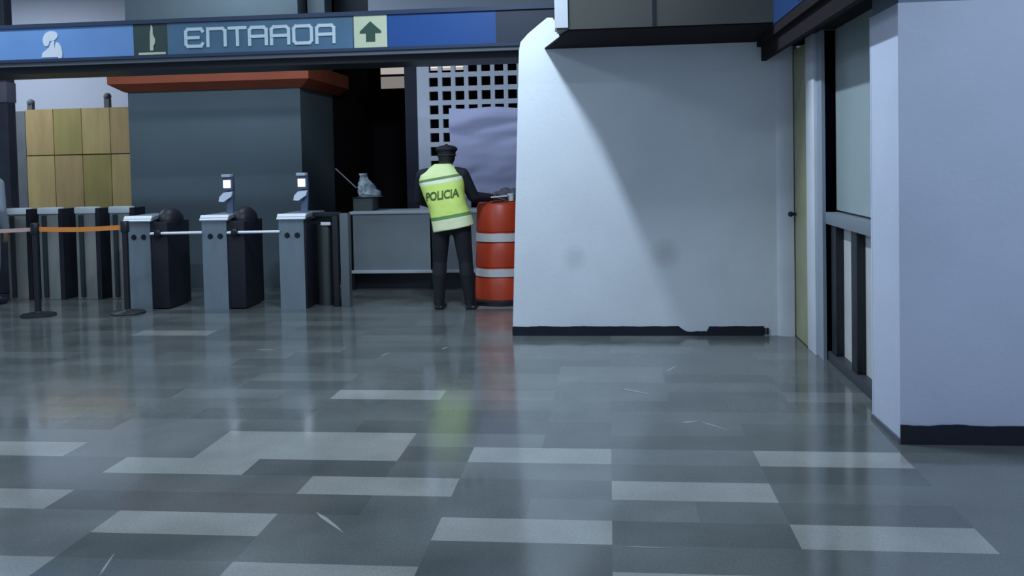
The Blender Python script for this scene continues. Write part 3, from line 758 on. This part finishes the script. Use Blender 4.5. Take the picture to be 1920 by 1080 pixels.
nt.links.new(mr.outputs[0], cr.inputs[0]); nt.links.new(cr.outputs[0], pb.inputs['Base Color']); pb.inputs['Roughness'].default_value = .6
nz = nt.nodes.new('ShaderNodeTexNoise'); nz.inputs['Scale'].default_value = 14; bp = nt.nodes.new('ShaderNodeBump'); bp.inputs['Strength'].default_value = .35; bp.inputs['Distance'].default_value = .02
nt.links.new(tc.outputs['Object'], nz.inputs[0]); nt.links.new(nz.outputs['Fac'], bp.inputs['Height']); nt.links.new(bp.outputs[0], pb.inputs['Normal'])
def ring_loft(b, rings, n=36):
    V = [[b.verts.new((c[0]+rx*math.copysign(abs(math.cos(t))**.75, math.cos(t)), c[1]+ry*math.copysign(abs(math.sin(t))**.85, math.sin(t)), c[2]+c[3]*math.cos(t) if len(c) > 3 else c[2])) for t in [2*math.pi*k/n for k in range(n)]] for c, rx, ry in rings]
    for i in range(len(V)-1):
        for k in range(n): b.faces.new((V[i][k], V[i][(k+1) % n], V[i+1][(k+1) % n], V[i+1][k]))
    b.faces.new(V[0][::-1]); b.faces.new(V[-1])
bv = bmesh.new()
ring_loft(bv, [((.01, .045, .825, .04), .215, .16), ((-.01, .045, .93, .03), .208, .155), ((-.045, .05, 1.05, .02), .195, .148), ((-.085, .07, 1.17, .01), .212, .15),
               ((-.112, .09, 1.29, -.01), .236, .15), ((-.112, .10, 1.365, -.01), .228, .135), ((-.108, .115, 1.43, 0), .16, .115), ((-.105, .14, 1.49, 0), .085, .095)])
vest = solid('vest', bv, mv, gd, .008, 3)
# lettering on the back
cu = bpy.data.curves.new('back_lettering', 'FONT'); cu.body = 'POLICIA'; cu.size = .118; cu.extrude = .0015; cu.offset = .0035; cu.align_x = 'CENTER'; cu.space_character = .98
to = bpy.data.objects.new('back_lettering', cu); COL.objects.link(to)
dg = bpy.context.evaluated_depsgraph_get(); me = bpy.data.meshes.new_from_object(to.evaluated_get(dg)); bpy.data.objects.remove(to)
import mathutils
bt = bmesh.new(); bt.from_mesh(me); bmesh.ops.subdivide_edges(bt, edges=[e for e in bt.edges if e.calc_length() > .02], cuts=2)
tree = mathutils.bvhtree.BVHTree.FromPolygons([v.co for v in vest.data.vertices], [tuple(p.vertices) for p in vest.data.polygons])
for v in bt.verts:
    x, z = v.co.x*.80-.085, v.co.y*1.0+1.135+v.co.x*.10
    h = tree.ray_cast(Vector((x, -1, z)), Vector((0, 1, 0)))
    y = (h[0].y if h[0] else -.05)-.004-(v.co.z*1.0)
    v.co = Vector((x, y, z))
obj('back_lettering', bt, mat('olive_ink', (.09, .16, .03), .6), gd, recalc=False)
# cap
bc = bmesh.new(); hc = head+Vector((0, -.005, .055))
ball(bc, hc+Vector((0, 0, .03)), 1, (.118, .125, .045)); ball(bc, hc+Vector((0, .0, -.005)), 1, (.096, .112, .06)); ball(bc, hc+Vector((0, 0, -.035)), 1, (.105, .118, .02))
ball(bc, hc+Vector((0, .13, -.03)), 1, (.075, .065, .012)); ball(bc, hc+Vector((0, -.0, .075)), .016)
solid('cap', bc, mat('black_cap_cloth', (.008, .009, .016), .7), gd, .007, 3)
bh = bmesh.new(); ball(bh, head+Vector((0, -.012, 0)), 1, (.088, .098, .09)); ball(bh, head+Vector((0, -.04, -.07)), 1, (.07, .06, .07))
solid('hair', bh, mat('black_hair', (.012, .012, .010), .6), gd, .007, 3)
# folded paper in the right hand
pw = gd.location+RW+Vector((.06, .02, -.01))
def paper(b):
    prism(b, [(-.08, -.05, 0), (.09, -.03, .012), (.10, .08, .006), (-.07, .06, -.002)], (0, 0, .012))
po = tag(one('folded_paper', paper, M_white, smooth=False), 'folded white paper under the hand on the barrel', 'paper'); po.location = (pw.x+.04, 9.36, 1.128)

# --- person cropped by the left edge of the frame: grey jacket, dark shoulder bag
lp = thing('person', (0, 0, 0), 'person in a grey jacket and pale trousers cropped by the left edge of the picture', 'person')
fp = G(0, 573); lp.location = (fp.x-.17, fp.y, 0)
def body2(b, k=0., parts='tal'):
    if 't' in parts:
        ball(b, (0, 0, .92), 1, (.16+k, .115+k, .13+k)); ball(b, (0, 0, 1.08), 1, (.145+k, .105+k, .16)); ball(b, (0, 0, 1.25), 1, (.17+k, .115+k, .19+k))
        capsule(b, (-.14, 0, 1.375), (.14, 0, 1.375), .065+k, .065+k)
    if 'a' in parts:
        for s_ in (-1, 1):
            capsule(b, (s_*.20, 0, 1.365), (s_*.235, -.02, 1.08), .054+k, .044+k); capsule(b, (s_*.235, -.02, 1.08), (s_*.225, .06, .86 if k == 0 else .88), .043+k, .030+k)
    if 'l' in parts:
        for s_ in (-1, 1):
            capsule(b, (s_*.095, 0, .90), (s_*.10, .02, .49), .085+k, .056+k); capsule(b, (s_*.10, .02, .49), (s_*.105, -.02, .33), .055+k, .056+k); capsule(b, (s_*.105, -.02, .33), (s_*.105, 0, .09), .056+k, .037+k)
bb = bmesh.new(); body2(bb)
capsule(bb, (0, 0, 1.40), (0, .01, 1.54), .056, .054); ball(bb, (0, .015, 1.62), 1, (.076, .094, .105)); ball(bb, (0, .06, 1.555), 1, (.055, .055, .06)); ball(bb, (0, .12, 1.59), .014, (1, 1.2, 1.6))
ball(bb, (0, .108, 1.545), .022, (1.3, .5, .4))
for s_ in (-1, 1):
    ball(bb, (s_*.078, .01, 1.60), .022, (.4, .8, 1.3)); ball(bb, (s_*.03, .10, 1.625), .013); capsule(bb, (s_*.105, 0, .08), (s_*.11, .13, .04), .04, .03)
    hand(bb, (s_*.225, .06, .86), (0, .15, -1), (0, 1, .1), (-s_, 0, 0), .5)
solid('body', bb, M_skin, lp, .0065, 4)
b1 = bmesh.new(); body2(b1, .018, 'ta'); capsule(b1, (0, 0, 1.38), (0, 0, 1.46), .07, .066); solid('jacket', b1, mat('grey_jacket_cloth', (.26, .29, .34), .7, bump=.2), lp)
b2 = bmesh.new(); body2(b2, .018, 'l'); ball(b2, (0, 0, .90), 1, (.17, .125, .12)); solid('trousers', b2, mat('pale_trouser_cloth', (.20, .24, .24), .8, bump=.2), lp)
for s_ in (-1, 1):
    b3 = bmesh.new(); capsule(b3, (s_*.105, -.01, .05), (s_*.12, .16, .038), .046, .036); capsule(b3, (s_*.105, 0, .12), (s_*.105, 0, .06), .048, .05); solid('shoe', b3, mat('navy_shoe', (.02, .02, .05), .5), lp, .008, 3)
bh = bmesh.new(); ball(bh, (0, -.005, 1.645), 1, (.088, .10, .10)); solid('hair', bh, mat('black_hair', (.012, .012, .01)), lp, .008, 3)
def sbag(b):
    ball(b, (0, 0, 0), 1, (.07, .05, .15)); box(b, (-.055, -.04, -.14), (.055, .04, .09), .03)
bg = bmesh.new(); sbag(bg)
bo = solid('shoulder_bag', bg, mat('black_bag', (.012, .013, .022), .5), None, .01, 4)
def strap(b):
    pts = [(.04, 0, .10), (.03, .0, .35), (-.07, .03, .585), (-.09, .12, .65), (-.11, .22, .62)]
    for i in range(len(pts)-1): capsule(b, pts[i], pts[i+1], .009, .009, n=8)
one('strap', strap, M_black, bo)
bo.location = lp.location+Vector((.24, -.16, .80))
tag(bo, 'dark shoulder bag hanging beside the grey jacketed person at the left edge', 'bag')

# dark bundle added on the barrel for the shaded fold of the sheet
bu = bmesh.new(); bmesh.ops.create_icosphere(bu, subdivisions=4, radius=1)
for v in bu.verts:
    n_ = 1+.3*noise.noise(v.co*2.3)+.12*noise.noise(v.co*6)
    v.co = Vector((v.co.x*.15*n_, v.co.y*.09*n_, max(v.co.z*.085*n_, -.038)))
o_ = obj('shaded_fold_bundle', bu, mat('mauve_grey_shade', (.10, .09, .12), .8), smooth='all'); o_.location = (BX+.06, 9.75, 1.124)
tag(o_, 'dark mauve grey bundle on the orange barrel, added for a shaded fold of the sheet', 'cloth')
